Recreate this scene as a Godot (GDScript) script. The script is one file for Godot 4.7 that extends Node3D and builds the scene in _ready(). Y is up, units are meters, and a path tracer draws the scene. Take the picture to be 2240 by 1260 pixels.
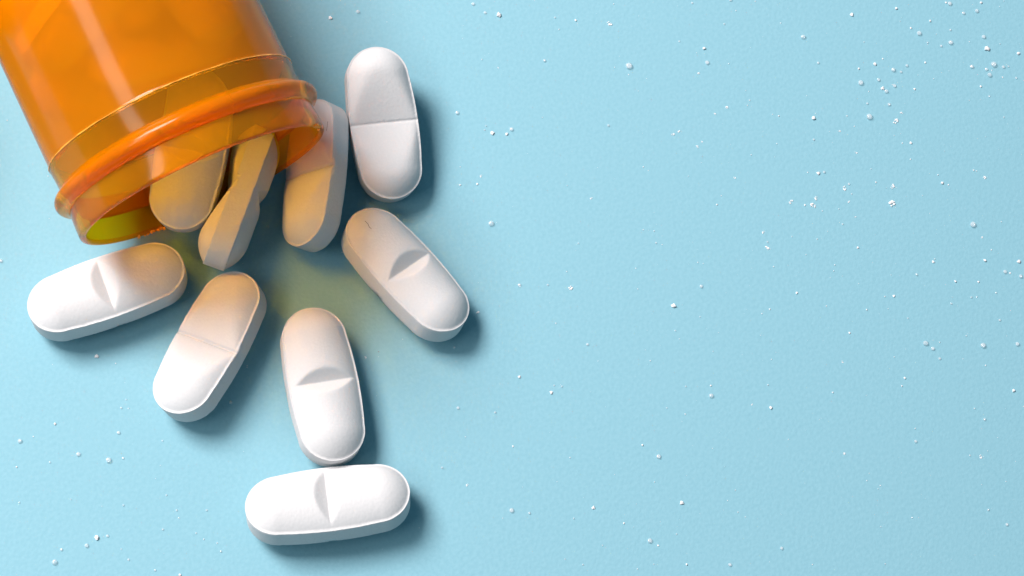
extends Node3D
# White scored tablets spilling from an orange vial onto blue paper. Lengths in the shape code are millimetres; MM turns them into metres.

const MM := 0.001
const CLEAR := 0
const WHITE := 1
const POWDER := 2

var orange_clear: StandardMaterial3D
var orange_inner: StandardMaterial3D
var orange_hazy: StandardMaterial3D
var orange_thick: StandardMaterial3D
var orange_flash: StandardMaterial3D
var chalk: StandardMaterial3D
var crystal: StandardMaterial3D
var grain_white: StandardMaterial3D
var hair_dark: StandardMaterial3D
var grain_meshes := []
var tablet_fine := []
var tablet_plain: ArrayMesh
var grain_count := 0
var facet_slope := 0.33
var score_depth := 0.1


func _ready() -> void:
	# ---- camera, air and lamps
	var camera := Camera3D.new()
	camera.name = "camera"
	camera.fov = 16.1630
	camera.near = 0.01
	camera.far = 5.0
	add_child(camera)
	camera.look_at_from_position(Vector3(-15.342, 219.170, 74.518) * MM, Vector3.ZERO, Vector3(0, 0, -1))
	camera.current = true

	var environment := Environment.new()
	environment.background_mode = Environment.BG_COLOR
	environment.background_color = Color(0.0125, 0.0225, 0.0285).linear_to_srgb()
	environment.background_energy_multiplier = 1.0
	environment.tonemap_mode = Environment.TONE_MAPPER_LINEAR
	environment.tonemap_exposure = 8.2
	environment.sdfgi_enabled = true
	environment.ssao_enabled = true
	environment.ssil_enabled = true
	var around := WorldEnvironment.new()
	around.name = "studio_air"
	around.environment = environment
	add_child(around)

	lamp("softbox_key", Vector3(-0.344, 0.500, -0.234), Vector3(0.000, 0.000, 0.000), Vector2(0.28, 0.28), 0.1040, Color(1.0, 0.965, 0.955))
	lamp("strip_lamp", Vector3(-0.282, 0.398, 0.111), Vector3(0.000, 0.000, 0.000), Vector2(0.10, 0.26), 0.0065, Color(1.0, 0.98, 0.96))

	# ---- materials
	make_materials()

	# ---- the setting: one large sheet of blue paper
	var sheet := BoxMesh.new()
	sheet.size = Vector3(0.9, 0.0004, 0.9)
	sheet.material = paper()
	var ground := MeshInstance3D.new()
	ground.name = "paper_ground"
	ground.mesh = sheet
	ground.position = Vector3(0, -0.0002, 0)
	ground.set_meta("kind", "structure")
	ground.set_meta("label", "sheet of light blue fine grained paper under everything")
	add_child(ground)

	# ---- the vial, and an unseen second one added for its orange reflection in the first
	vial()
	var second: Node3D = get_node("pill_vial").duplicate()
	second.name = "pill_vial_001"
	second.position += Vector3(-53, 0, -13) * MM
	second.set_meta("label", "second orange vial lying unseen to one side, added for its reflection in the first")
	add_child(second)

	# ---- tablets: the spilled ones, then those in the vial
	for k in 4:
		facet_slope = [0.28, 0.33, 0.35, 0.33][k]
		score_depth = [0.08, 0.1, 0.22, 0.1][k]
		tablet_fine.append(tablet_mesh(11 + k, true))
	tablet_plain = tablet_mesh(5, false)
	tablet(-20.14, 26.17, -8.1, -16.0, 0.0, -1.00, false, 0, "tablet", "lowest tablet, lying crosswise below all the others, short score on top", "tablets spilled from the vial")
	tablet(-21.18, 12.93, 77.7, -8.0, 0.0, -1.00, false, 1, "tablet_001", "upright tablet with a short score, its lower end touching the lowest tablet", "tablets spilled from the vial")
	tablet(-33.65, 8.56, 114.8, 18.0, 0.0, -1.00, true, 2, "tablet_002", "slanting tablet with a full width score, below the one standing on edge", "tablets spilled from the vial")
	tablet(-45.24, 2.43, -21.8, -8.0, 0.0, -1.00, false, 3, "tablet_003", "tablet lying right under the vial's mouth, its end nearest the mouth tinted orange", "tablets spilled from the vial")
	tablet(-12.29, -0.36, 48.5, -18.0, 0.0, -1.00, false, 1, "tablet_004", "tablet slanting down and away from the vial with a short dark hair on it", "tablets spilled from the vial")
	tablet(-15.12, -18.10, 80.5, -6.0, -12.0, -1.00, true, 0, "tablet_005", "highest spilled tablet, clear of the vial, with a full width score", "tablets spilled from the vial")
	tablet(-22.68, -11.76, 92.9, 46.0, 0.0, -1.00, true, 2, "tablet_006", "tilted tablet half hidden under the vial's rim, full width score", "tablets spilled from the vial")
	tablet(-31.09, -8.65, 105.8, 80.0, 5.0, 4.40, true, 3, "tablet_007", "tablet standing on edge in the vial's mouth, both scores seen in profile", "tablets spilled from the vial")
	tablet(-36.40, -12.71, 99.1, 0.0, -12.0, 7.00, false, 0, "tablet_008", "tablet sliding out of the vial's mouth, only its round end clear of the rim", "tablets spilled from the vial")
	tablet_in_vial(Vector3(-56.36, 20.94, -29.21), Vector3(-0.44, 0.28, -0.86), Vector3(0.20, -0.90, -0.39), "tablet_009", "blurred tablet in the vial, its tip at the vial wall in the picture's upper corner")
	tablet_in_vial(Vector3(-47.16, 23.76, -22.23), Vector3(-0.61, -0.60, 0.51), Vector3(-0.49, -0.21, -0.84), "tablet_010", "blurred tablet highest in the vial, slanting up from the vial's lit side")
	tablet_in_vial(Vector3(-55.04, 14.76, -29.74), Vector3(-0.48, 0.25, -0.84), Vector3(0.67, -0.51, -0.54), "tablet_011", "dim tablet lying low in the vial along its lit side wall")
	tablet_in_vial(Vector3(-46.17, 10.40, -19.93), Vector3(0.72, -0.51, -0.47), Vector3(0.52, 0.85, -0.12), "tablet_012", "blurred tablet low in the vial, crosswise just behind the moulded line")
	tablet_in_vial(Vector3(-39.80, 13.88, -21.94), Vector3(-0.75, 0.46, 0.48), Vector3(-0.08, 0.65, -0.76), "tablet_013", "blurred tablet low in the vial, slanting behind the moulded line towards the shaded side")
	tablet_in_vial(Vector3(-36.68, 21.81, -27.94), Vector3(-0.53, 0.59, -0.61), Vector3(-0.43, -0.81, -0.41), "tablet_014", "blurred tablet along the vial's shaded wall, its round end above the moulded line")
	tablet_in_vial(Vector3(-43.46, 10.82, -34.67), Vector3(-0.52, 0.15, -0.84), Vector3(0.38, -0.84, -0.38), "tablet_015", "dim tablet on the vial's floor, under the one along the shaded wall")
	tablet_in_vial(Vector3(-50.77, 10.05, -32.24), Vector3(-0.52, 0.21, -0.83), Vector3(-0.31, -0.95, -0.04), "tablet_016", "dim tablet on the vial's floor, under the highest one")
	tablet_in_vial(Vector3(-45.25, 19.76, -30.51), Vector3(0.45, -0.18, 0.87), Vector3(0.31, 0.95, 0.03), "tablet_017", "blurred tablet in the middle of the vial, behind the highest one, end on")
	tablet_in_vial(Vector3(-39.44, 15.98, -34.24), Vector3(-0.48, 0.14, -0.87), Vector3(0.38, 0.92, -0.06), "tablet_018", "dim tablet deep in the vial at the top edge, towards the shaded wall")
	tablet_in_vial(Vector3(-48.01, 14.99, -31.81), Vector3(-0.48, 0.19, -0.85), Vector3(0.30, 0.95, 0.04), "tablet_019", "dim tablet deep in the vial at the top edge, in its middle")
	# ---- grains, dust and hairs
	for kind in 3:
		var forms := []
		for k in 5:
			forms.append(grain_mesh(kind, 100 * kind + k))
		grain_meshes.append(forms)
	grain(-4.68, -35.82, 0.39, CLEAR, "small clear crystal half tablet-width at ten o'clock from the big top edge chip", "clear crystals scattered on the paper")
	grain(-3.25, -34.72, 0.35, CLEAR, "small clear crystal quarter tablet-width at nine o'clock from the big top edge chip", "clear crystals scattered on the paper")
	grain(-1.61, -34.53, 0.63, WHITE, "big white chip at the top edge beyond the highest tablet", "white grains scattered on the paper")
	grain(5.16, -34.37, 0.23, CLEAR, "tiny clear crystal three-quarter tablet-width at three o'clock from the big top edge chip", "clear crystals scattered on the paper")
	grain(7.69, -34.07, 0.31, WHITE, "small white grain one tablet-width at ten o'clock from the big upper middle crystal", "white grains scattered on the paper")
	grain(11.70, -33.79, 0.70, POWDER, "large powder flake three-quarter tablet-width at eleven o'clock from the big upper middle crystal", "powder flakes scattered on the paper")
	grain(13.96, -28.24, 0.78, CLEAR, "large round clear crystal alone on the upper middle of the paper", "clear crystals scattered on the paper")
	grain(3.86, -28.65, 0.35, CLEAR, "small clear crystal one tablet-width at five o'clock from the big top edge chip", "clear crystals scattered on the paper")
	grain(-6.47, -21.57, 0.43, CLEAR, "small clear crystal half tablet-width at ten o'clock from the oval chip by upper tablet", "clear crystals scattered on the paper")
	grain(-3.07, -20.02, 0.19, CLEAR, "minute clear crystal quarter tablet-width at eleven o'clock from the oval chip by upper tablet", "clear crystals scattered on the paper")
	grain(-3.23, -19.49, 0.19, CLEAR, "minute clear crystal under-quarter tablet-width at ten o'clock from the oval chip by upper tablet", "clear crystals scattered on the paper")
	grain(-2.33, -19.11, 0.52, WHITE, "oval white chip level with the score of the highest tablet", "white grains scattered on the paper")
	grain(-0.60, -19.07, 0.38, WHITE, "small white grain quarter tablet-width at three o'clock from the oval chip by upper tablet", "white grains scattered on the paper")
	grain(-0.07, -19.66, 0.47, CLEAR, "medium clear crystal quarter tablet-width at three o'clock from the oval chip by upper tablet", "clear crystals scattered on the paper")
	grain(11.40, -20.50, 0.31, CLEAR, "tiny clear crystal one tablet-width at seven o'clock from the big upper middle crystal", "clear crystals scattered on the paper")
	grain(-3.64, -13.69, 0.35, POWDER, "tiny powder flake three-quarter tablet-width at six o'clock from the oval chip by upper tablet", "powder flakes scattered on the paper")
	grain(-4.06, -12.65, 0.28, WHITE, "tiny white grain half tablet-width at eleven o'clock from the square crystal", "white grains scattered on the paper")
	grain(-6.02, -12.49, 0.21, WHITE, "tiny white grain three-quarter tablet-width at eleven o'clock from the square crystal", "white grains scattered on the paper")
	grain(13.91, -27.16, 0.14, WHITE, "minute white grain quarter tablet-width at six o'clock from the big upper middle crystal", "white grains scattered on the paper")
	grain(-1.64, -27.54, 0.22, POWDER, "minute powder flake three-quarter tablet-width at six o'clock from the big top edge chip", "powder flakes scattered on the paper")
	grain(21.82, -36.89, 0.27, CLEAR, "tiny clear crystal one-and-quarter tablet-widths at two o'clock from the big upper middle crystal", "clear crystals scattered on the paper")
	grain(26.52, -37.47, 0.39, CLEAR, "small clear crystal one-and-quarter tablet-widths at ten o'clock from the bright crystal high up", "clear crystals scattered on the paper")
	grain(25.64, -34.22, 0.23, CLEAR, "tiny clear crystal one-and-quarter tablet-widths at nine o'clock from the bright crystal high up", "clear crystals scattered on the paper")
	grain(20.12, -31.73, 0.23, CLEAR, "tiny clear crystal three-quarter tablet-width at two o'clock from the big upper middle crystal", "clear crystals scattered on the paper")
	grain(23.07, -30.87, 0.45, WHITE, "medium white grain one tablet-width at three o'clock from the big upper middle crystal", "white grains scattered on the paper")
	grain(23.40, -29.02, 0.51, CLEAR, "medium clear crystal one tablet-width at three o'clock from the big upper middle crystal", "clear crystals scattered on the paper")
	grain(26.02, -28.99, 0.16, CLEAR, "minute clear crystal one tablet-width at eight o'clock from the bright crystal high up", "clear crystals scattered on the paper")
	grain(22.37, -27.64, 0.39, POWDER, "small powder flake one tablet-width at three o'clock from the big upper middle crystal", "powder flakes scattered on the paper")
	grain(32.57, -34.60, 0.14, WHITE, "minute white grain quarter tablet-width at ten o'clock from the bright crystal high up", "white grains scattered on the paper")
	grain(35.20, -32.79, 0.55, CLEAR, "bright clear crystal high up on the near side of the dense scatter", "clear crystals scattered on the paper")
	grain(36.89, -29.43, 0.31, CLEAR, "tiny clear crystal half tablet-width at five o'clock from the bright crystal high up", "clear crystals scattered on the paper")
	grain(25.64, -23.27, 0.44, POWDER, "small powder flake one-and-half tablet-widths at eight o'clock from the bright crystal high up", "powder flakes scattered on the paper")
	grain(24.19, -22.41, 0.35, POWDER, "tiny powder flake one-and-half tablet-widths at four o'clock from the big upper middle crystal", "powder flakes scattered on the paper")
	grain(19.75, -19.98, 0.39, POWDER, "small powder flake one-and-quarter tablet-widths at five o'clock from the big upper middle crystal", "powder flakes scattered on the paper")
	grain(19.03, -19.60, 0.44, POWDER, "small powder flake eleven-tenth tablet-widths at five o'clock from the big upper middle crystal", "powder flakes scattered on the paper")
	grain(21.93, -18.12, 0.39, POWDER, "small powder flake one-and-half tablet-widths at five o'clock from the big upper middle crystal", "powder flakes scattered on the paper")
	grain(22.50, -18.74, 0.26, POWDER, "tiny powder flake one-and-half tablet-widths at five o'clock from the big upper middle crystal", "powder flakes scattered on the paper")
	grain(35.96, -22.13, 0.52, WHITE, "large white grain three-quarter tablet-width at nine o'clock from the crystal beside a flake", "white grains scattered on the paper")
	grain(35.86, -19.42, 0.27, CLEAR, "tiny clear crystal three-quarter tablet-width at eight o'clock from the crystal beside a flake", "clear crystals scattered on the paper")
	grain(26.20, -14.30, 0.35, POWDER, "tiny powder flake one-and-quarter tablet-widths at ten o'clock from the crumbly powder flake", "powder flakes scattered on the paper")
	grain(28.38, -24.28, 0.17, WHITE, "minute white grain one-and-quarter tablet-widths at seven o'clock from the bright crystal high up", "white grains scattered on the paper")
	grain(31.82, -22.36, 0.21, WHITE, "tiny white grain one-and-quarter tablet-widths at seven o'clock from the bright crystal high up", "white grains scattered on the paper")
	grain(15.42, -15.34, 0.17, WHITE, "minute white grain one-and-half tablet-widths at six o'clock from the big upper middle crystal", "white grains scattered on the paper")
	grain(41.36, -36.00, 0.45, WHITE, "medium white grain three-quarter tablet-width at two o'clock from the bright crystal high up", "white grains scattered on the paper")
	grain(46.89, -37.07, 0.38, WHITE, "small white grain one-and-quarter tablet-widths at one o'clock from the oval scatter crystal", "white grains scattered on the paper")
	grain(53.56, -37.90, 0.51, CLEAR, "medium clear crystal three-quarter tablet-width at eleven o'clock from the biggest corner chip", "clear crystals scattered on the paper")
	grain(53.14, -38.05, 0.28, WHITE, "tiny white grain three-quarter tablet-width at eleven o'clock from the biggest corner chip", "white grains scattered on the paper")
	grain(57.46, -38.19, 0.35, WHITE, "small white grain three-quarter tablet-width at twelve o'clock from the biggest corner chip", "white grains scattered on the paper")
	grain(55.19, -36.68, 0.39, CLEAR, "small clear crystal half tablet-width at eleven o'clock from the biggest corner chip", "clear crystals scattered on the paper")
	grain(56.85, -37.04, 0.47, CLEAR, "medium clear crystal half tablet-width at eleven o'clock from the biggest corner chip", "clear crystals scattered on the paper")
	grain(50.98, -35.50, 0.31, WHITE, "small white grain one tablet-width at ten o'clock from the biggest corner chip", "white grains scattered on the paper")
	grain(48.54, -34.44, 0.28, WHITE, "tiny white grain one tablet-width at one o'clock from the oval scatter crystal", "white grains scattered on the paper")
	grain(49.49, -33.76, 0.55, CLEAR, "medium clear crystal one tablet-width at nine o'clock from the biggest corner chip", "clear crystals scattered on the paper")
	grain(53.40, -34.37, 0.27, CLEAR, "tiny clear crystal half tablet-width at ten o'clock from the biggest corner chip", "clear crystals scattered on the paper")
	grain(50.46, -32.57, 0.23, CLEAR, "tiny clear crystal three-quarter tablet-width at nine o'clock from the biggest corner chip", "clear crystals scattered on the paper")
	grain(52.11, -32.18, 0.31, CLEAR, "tiny clear crystal seven-tenth tablet-width at nine o'clock from the biggest corner chip", "clear crystals scattered on the paper")
	grain(53.30, -32.66, 0.55, CLEAR, "medium clear crystal half tablet-width at nine o'clock from the biggest corner chip", "clear crystals scattered on the paper")
	grain(57.44, -33.55, 0.47, CLEAR, "medium clear crystal quarter tablet-width at eleven o'clock from the biggest corner chip", "clear crystals scattered on the paper")
	grain(57.74, -31.98, 0.66, WHITE, "biggest white chip of the dense scatter in the far upper corner", "white grains scattered on the paper")
	grain(55.67, -32.88, 0.14, WHITE, "minute white grain quarter tablet-width at ten o'clock from the biggest corner chip", "white grains scattered on the paper")
	grain(61.57, -31.48, 0.45, WHITE, "medium white grain half tablet-width at two o'clock from the corner cluster's largest crystal", "white grains scattered on the paper")
	grain(55.67, -29.54, 0.47, CLEAR, "medium clear crystal quarter tablet-width at nine o'clock from the corner cluster's largest crystal", "clear crystals scattered on the paper")
	grain(58.38, -29.89, 0.66, CLEAR, "largest crystal of the tight cluster in the far upper corner", "clear crystals scattered on the paper")
	grain(57.46, -29.24, 0.39, CLEAR, "small clear crystal quarter tablet-width at eight o'clock from the corner cluster's largest crystal", "clear crystals scattered on the paper")
	grain(57.78, -28.51, 0.51, CLEAR, "medium clear crystal quarter tablet-width at seven o'clock from the corner cluster's largest crystal", "clear crystals scattered on the paper")
	grain(59.57, -29.62, 0.39, CLEAR, "small clear crystal quarter tablet-width at four o'clock from the corner cluster's largest crystal", "clear crystals scattered on the paper")
	grain(60.22, -29.73, 0.23, CLEAR, "tiny clear crystal quarter tablet-width at three o'clock from the corner cluster's largest crystal", "clear crystals scattered on the paper")
	grain(59.37, -28.30, 0.31, POWDER, "tiny powder flake quarter tablet-width at five o'clock from the corner cluster's largest crystal", "powder flakes scattered on the paper")
	grain(61.05, -28.23, 0.27, CLEAR, "tiny clear crystal quarter tablet-width at four o'clock from the corner cluster's largest crystal", "clear crystals scattered on the paper")
	grain(41.81, -28.80, 0.31, WHITE, "small white grain quarter tablet-width at twelve o'clock from the oval scatter crystal", "white grains scattered on the paper")
	grain(43.79, -29.51, 0.42, WHITE, "medium white grain quarter tablet-width at one o'clock from the oval scatter crystal", "white grains scattered on the paper")
	grain(44.81, -30.25, 0.21, WHITE, "tiny white grain half tablet-width at one o'clock from the oval scatter crystal", "white grains scattered on the paper")
	grain(45.98, -28.79, 0.51, CLEAR, "medium clear crystal half tablet-width at two o'clock from the oval scatter crystal", "clear crystals scattered on the paper")
	grain(46.94, -28.56, 0.31, CLEAR, "tiny clear crystal half tablet-width at three o'clock from the oval scatter crystal", "clear crystals scattered on the paper")
	grain(47.71, -29.42, 0.35, CLEAR, "small clear crystal three-quarter tablet-width at two o'clock from the oval scatter crystal", "clear crystals scattered on the paper")
	grain(50.00, -29.93, 0.24, WHITE, "tiny white grain one tablet-width at nine o'clock from the biggest corner chip", "white grains scattered on the paper")
	grain(41.91, -26.95, 0.62, CLEAR, "oval clear crystal at the near side of the dense scatter", "clear crystals scattered on the paper")
	grain(44.13, -27.43, 0.39, CLEAR, "small clear crystal quarter tablet-width at three o'clock from the oval scatter crystal", "clear crystals scattered on the paper")
	grain(44.56, -26.35, 0.42, WHITE, "medium white grain quarter tablet-width at three o'clock from the oval scatter crystal", "white grains scattered on the paper")
	grain(44.98, -25.94, 0.47, CLEAR, "medium clear crystal half tablet-width at four o'clock from the oval scatter crystal", "clear crystals scattered on the paper")
	grain(46.03, -26.70, 0.43, CLEAR, "small clear crystal half tablet-width at three o'clock from the oval scatter crystal", "clear crystals scattered on the paper")
	grain(48.47, -26.37, 0.31, WHITE, "small white grain three-quarter tablet-width at two o'clock from the crystal beside a flake", "white grains scattered on the paper")
	grain(42.70, -22.56, 0.70, CLEAR, "largest clear crystal below the dense scatter, beside a soft powder flake", "clear crystals scattered on the paper")
	grain(45.21, -24.23, 0.39, CLEAR, "small clear crystal quarter tablet-width at two o'clock from the crystal beside a flake", "clear crystals scattered on the paper")
	grain(45.88, -22.06, 0.78, POWDER, "large powder flake half tablet-width at three o'clock from the crystal beside a flake", "powder flakes scattered on the paper")
	grain(46.71, -23.21, 0.39, POWDER, "small powder flake half tablet-width at three o'clock from the crystal beside a flake", "powder flakes scattered on the paper")
	grain(42.57, -24.29, 0.27, CLEAR, "tiny clear crystal quarter tablet-width at twelve o'clock from the crystal beside a flake", "clear crystals scattered on the paper")
	grain(56.62, -26.94, 0.28, WHITE, "tiny white grain quarter tablet-width at seven o'clock from the corner cluster's largest crystal", "white grains scattered on the paper")
	grain(57.54, -25.72, 0.23, CLEAR, "tiny clear crystal half tablet-width at six o'clock from the corner cluster's largest crystal", "clear crystals scattered on the paper")
	grain(39.00, -20.63, 0.31, POWDER, "tiny powder flake half tablet-width at eight o'clock from the crystal beside a flake", "powder flakes scattered on the paper")
	grain(40.86, -21.29, 0.14, WHITE, "minute white grain quarter tablet-width at eight o'clock from the crystal beside a flake", "white grains scattered on the paper")
	grain(40.05, -22.62, 0.17, WHITE, "minute white grain quarter tablet-width at nine o'clock from the crystal beside a flake", "white grains scattered on the paper")
	grain(46.53, -19.27, 0.17, WHITE, "minute white grain half tablet-width at four o'clock from the crystal beside a flake", "white grains scattered on the paper")
	grain(47.57, -19.34, 0.31, WHITE, "small white grain three-quarter tablet-width at four o'clock from the crystal beside a flake", "white grains scattered on the paper")
	grain(40.88, -17.91, 0.35, POWDER, "tiny powder flake half tablet-width at seven o'clock from the crystal beside a flake", "powder flakes scattered on the paper")
	grain(54.92, -16.05, 0.21, WHITE, "tiny white grain three-quarter tablet-width at twelve o'clock from the large far edge crystal", "white grains scattered on the paper")
	grain(56.21, -15.12, 0.48, POWDER, "small powder flake three-quarter tablet-width at twelve o'clock from the large far edge crystal", "powder flakes scattered on the paper")
	grain(50.97, -14.28, 0.38, WHITE, "small white grain three-quarter tablet-width at eleven o'clock from the large far edge crystal", "white grains scattered on the paper")
	grain(51.75, -14.10, 0.17, WHITE, "minute white grain three-quarter tablet-width at eleven o'clock from the large far edge crystal", "white grains scattered on the paper")
	grain(50.57, -15.35, 0.17, WHITE, "minute white grain three-quarter tablet-width at two o'clock from the largest powder clump", "white grains scattered on the paper")
	grain(45.05, -13.68, 0.65, POWDER, "large powder flake quarter tablet-width at twelve o'clock from the largest powder clump", "powder flakes scattered on the paper")
	grain(36.23, -15.13, 0.45, WHITE, "medium white grain half tablet-width at twelve o'clock from the crumbly powder flake", "white grains scattered on the paper")
	grain(36.91, -15.29, 0.31, CLEAR, "tiny clear crystal half tablet-width at one o'clock from the crumbly powder flake", "clear crystals scattered on the paper")
	grain(34.95, -15.21, 0.14, WHITE, "minute white grain half tablet-width at twelve o'clock from the crumbly powder flake", "white grains scattered on the paper")
	grain(39.24, -13.35, 0.61, POWDER, "medium powder flake half tablet-width at two o'clock from the crumbly powder flake", "powder flakes scattered on the paper")
	grain(39.79, -13.87, 0.27, CLEAR, "tiny clear crystal half tablet-width at two o'clock from the crumbly powder flake", "clear crystals scattered on the paper")
	grain(59.13, -23.02, 0.19, CLEAR, "minute clear crystal three-quarter tablet-width at six o'clock from the corner cluster's largest crystal", "clear crystals scattered on the paper")
	grain(43.03, -14.20, 0.21, WHITE, "tiny white grain half tablet-width at eleven o'clock from the largest powder clump", "white grains scattered on the paper")
	grain(47.40, -17.24, 0.17, WHITE, "minute white grain three-quarter tablet-width at one o'clock from the largest powder clump", "white grains scattered on the paper")
	grain(-2.45, -7.77, 0.62, CLEAR, "square clear crystal beside the gap between the full score tablet and the haired tablet", "clear crystals scattered on the paper")
	grain(0.83, -0.35, 0.39, CLEAR, "small clear crystal one tablet-width at five o'clock from the square crystal", "clear crystals scattered on the paper")
	grain(6.70, -0.14, 0.61, POWDER, "medium powder flake one-and-half tablet-widths at four o'clock from the square crystal", "powder flakes scattered on the paper")
	grain(4.09, -0.45, 0.23, CLEAR, "tiny clear crystal one-and-quarter tablet-widths at five o'clock from the square crystal", "clear crystals scattered on the paper")
	grain(7.67, -5.62, 0.19, CLEAR, "minute clear crystal one-and-quarter tablet-widths at three o'clock from the square crystal", "clear crystals scattered on the paper")
	grain(9.27, -11.25, 0.35, POWDER, "tiny powder flake one-and-half tablet-widths at three o'clock from the square crystal", "powder flakes scattered on the paper")
	grain(8.58, 6.58, 0.31, CLEAR, "tiny clear crystal one tablet-width at two o'clock from the chip below haired tablet", "clear crystals scattered on the paper")
	grain(0.82, 10.58, 0.35, WHITE, "white chip below the end of the tablet with the hair", "white grains scattered on the paper")
	grain(-6.53, 7.28, 0.27, CLEAR, "tiny clear crystal one tablet-width at ten o'clock from the chip below haired tablet", "clear crystals scattered on the paper")
	grain(-3.87, 3.00, 0.44, POWDER, "small powder flake one tablet-width at eleven o'clock from the chip below haired tablet", "powder flakes scattered on the paper")
	grain(14.31, -2.71, 0.14, WHITE, "minute white grain three-quarter tablet-width at ten o'clock from the lone chip in mid paper", "white grains scattered on the paper")
	grain(14.47, -0.21, 0.14, WHITE, "minute white grain half tablet-width at ten o'clock from the lone chip in mid paper", "white grains scattered on the paper")
	grain(5.00, 4.13, 0.14, WHITE, "minute white grain one tablet-width at one o'clock from the chip below haired tablet", "white grains scattered on the paper")
	grain(32.64, -11.35, 0.44, POWDER, "small powder flake quarter tablet-width at nine o'clock from the crumbly powder flake", "powder flakes scattered on the paper")
	grain(32.92, -11.60, 0.39, POWDER, "small powder flake three-tenth tablet-width at nine o'clock from the crumbly powder flake", "powder flakes scattered on the paper")
	grain(35.42, -11.04, 0.74, POWDER, "crumbly white powder flake at the end of a thin powder streak", "powder flakes scattered on the paper")
	grain(35.75, -12.00, 0.52, POWDER, "medium powder flake under-quarter tablet-width at one o'clock from the crumbly powder flake", "powder flakes scattered on the paper")
	grain(34.42, -11.08, 0.24, WHITE, "tiny white grain under-quarter tablet-width at nine o'clock from the crumbly powder flake", "white grains scattered on the paper")
	grain(24.03, -10.86, 0.21, WHITE, "tiny white grain one-and-quarter tablet-widths at nine o'clock from the crumbly powder flake", "white grains scattered on the paper")
	grain(29.79, -5.62, 0.61, POWDER, "medium powder flake one tablet-width at eight o'clock from the crumbly powder flake", "powder flakes scattered on the paper")
	grain(29.79, -6.35, 0.23, CLEAR, "tiny clear crystal three-quarter tablet-width at eight o'clock from the crumbly powder flake", "clear crystals scattered on the paper")
	grain(29.35, -7.56, 0.39, POWDER, "small powder flake three-quarter tablet-width at eight o'clock from the crumbly powder flake", "powder flakes scattered on the paper")
	grain(21.83, -0.69, 0.39, CLEAR, "small clear crystal half tablet-width at two o'clock from the lone chip in mid paper", "clear crystals scattered on the paper")
	grain(18.63, 1.74, 0.56, WHITE, "lone chalky white chip in the middle of the bare paper", "white grains scattered on the paper")
	grain(16.71, -5.90, 0.23, CLEAR, "tiny clear crystal one tablet-width at eleven o'clock from the lone chip in mid paper", "clear crystals scattered on the paper")
	grain(17.41, -5.70, 0.14, WHITE, "minute white grain one tablet-width at twelve o'clock from the lone chip in mid paper", "white grains scattered on the paper")
	grain(32.95, -0.18, 0.28, WHITE, "tiny white grain one-and-quarter tablet-widths at six o'clock from the crumbly powder flake", "white grains scattered on the paper")
	grain(29.72, 1.88, 0.21, WHITE, "tiny white grain one-and-quarter tablet-widths at three o'clock from the lone chip in mid paper", "white grains scattered on the paper")
	grain(28.80, 2.44, 0.14, WHITE, "minute white grain one-and-quarter tablet-widths at three o'clock from the lone chip in mid paper", "white grains scattered on the paper")
	grain(18.68, 4.71, 0.19, CLEAR, "minute clear crystal quarter tablet-width at six o'clock from the lone chip in mid paper", "clear crystals scattered on the paper")
	grain(30.37, -3.32, 0.17, WHITE, "minute white grain one tablet-width at seven o'clock from the crumbly powder flake", "white grains scattered on the paper")
	grain(21.58, 2.99, 0.16, CLEAR, "minute clear crystal half tablet-width at four o'clock from the lone chip in mid paper", "clear crystals scattered on the paper")
	grain(44.89, -11.56, 0.96, POWDER, "largest loose clump of white powder, lying alone on bare paper", "powder flakes scattered on the paper")
	grain(40.05, -12.62, 0.19, CLEAR, "minute clear crystal half tablet-width at two o'clock from the crumbly powder flake", "clear crystals scattered on the paper")
	grain(39.66, -11.61, 0.35, POWDER, "tiny powder flake half tablet-width at three o'clock from the crumbly powder flake", "powder flakes scattered on the paper")
	grain(40.33, -9.75, 0.26, POWDER, "tiny powder flake half tablet-width at eight o'clock from the largest powder clump", "powder flakes scattered on the paper")
	grain(38.76, -8.79, 0.23, CLEAR, "tiny clear crystal half tablet-width at four o'clock from the crumbly powder flake", "clear crystals scattered on the paper")
	grain(40.43, -5.92, 0.31, WHITE, "small white grain three-quarter tablet-width at seven o'clock from the largest powder clump", "white grains scattered on the paper")
	grain(54.30, -9.14, 0.66, CLEAR, "large crystal alone below the dense scatter, near the paper's far edge", "clear crystals scattered on the paper")
	grain(49.26, -4.38, 0.31, WHITE, "small white grain three-quarter tablet-width at eight o'clock from the large far edge crystal", "white grains scattered on the paper")
	grain(47.16, -2.76, 0.31, CLEAR, "tiny clear crystal one tablet-width at twelve o'clock from the two touching crystals", "clear crystals scattered on the paper")
	grain(55.41, -4.70, 0.38, WHITE, "small white grain half tablet-width at five o'clock from the large far edge crystal", "white grains scattered on the paper")
	grain(59.48, -4.67, 0.49, WHITE, "medium white grain three-quarter tablet-width at four o'clock from the large far edge crystal", "white grains scattered on the paper")
	grain(57.70, -3.34, 0.43, CLEAR, "small clear crystal three-quarter tablet-width at five o'clock from the large far edge crystal", "clear crystals scattered on the paper")
	grain(58.31, -3.21, 0.21, WHITE, "tiny white grain three-quarter tablet-width at five o'clock from the large far edge crystal", "white grains scattered on the paper")
	grain(59.51, -2.82, 0.43, CLEAR, "small clear crystal one tablet-width at five o'clock from the large far edge crystal", "clear crystals scattered on the paper")
	grain(51.70, -2.02, 0.31, WHITE, "small white grain three-quarter tablet-width at seven o'clock from the large far edge crystal", "white grains scattered on the paper")
	grain(54.46, -2.04, 0.28, WHITE, "tiny white grain three-quarter tablet-width at six o'clock from the large far edge crystal", "white grains scattered on the paper")
	grain(55.32, -7.55, 0.35, POWDER, "tiny powder flake quarter tablet-width at five o'clock from the large far edge crystal", "powder flakes scattered on the paper")
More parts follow.
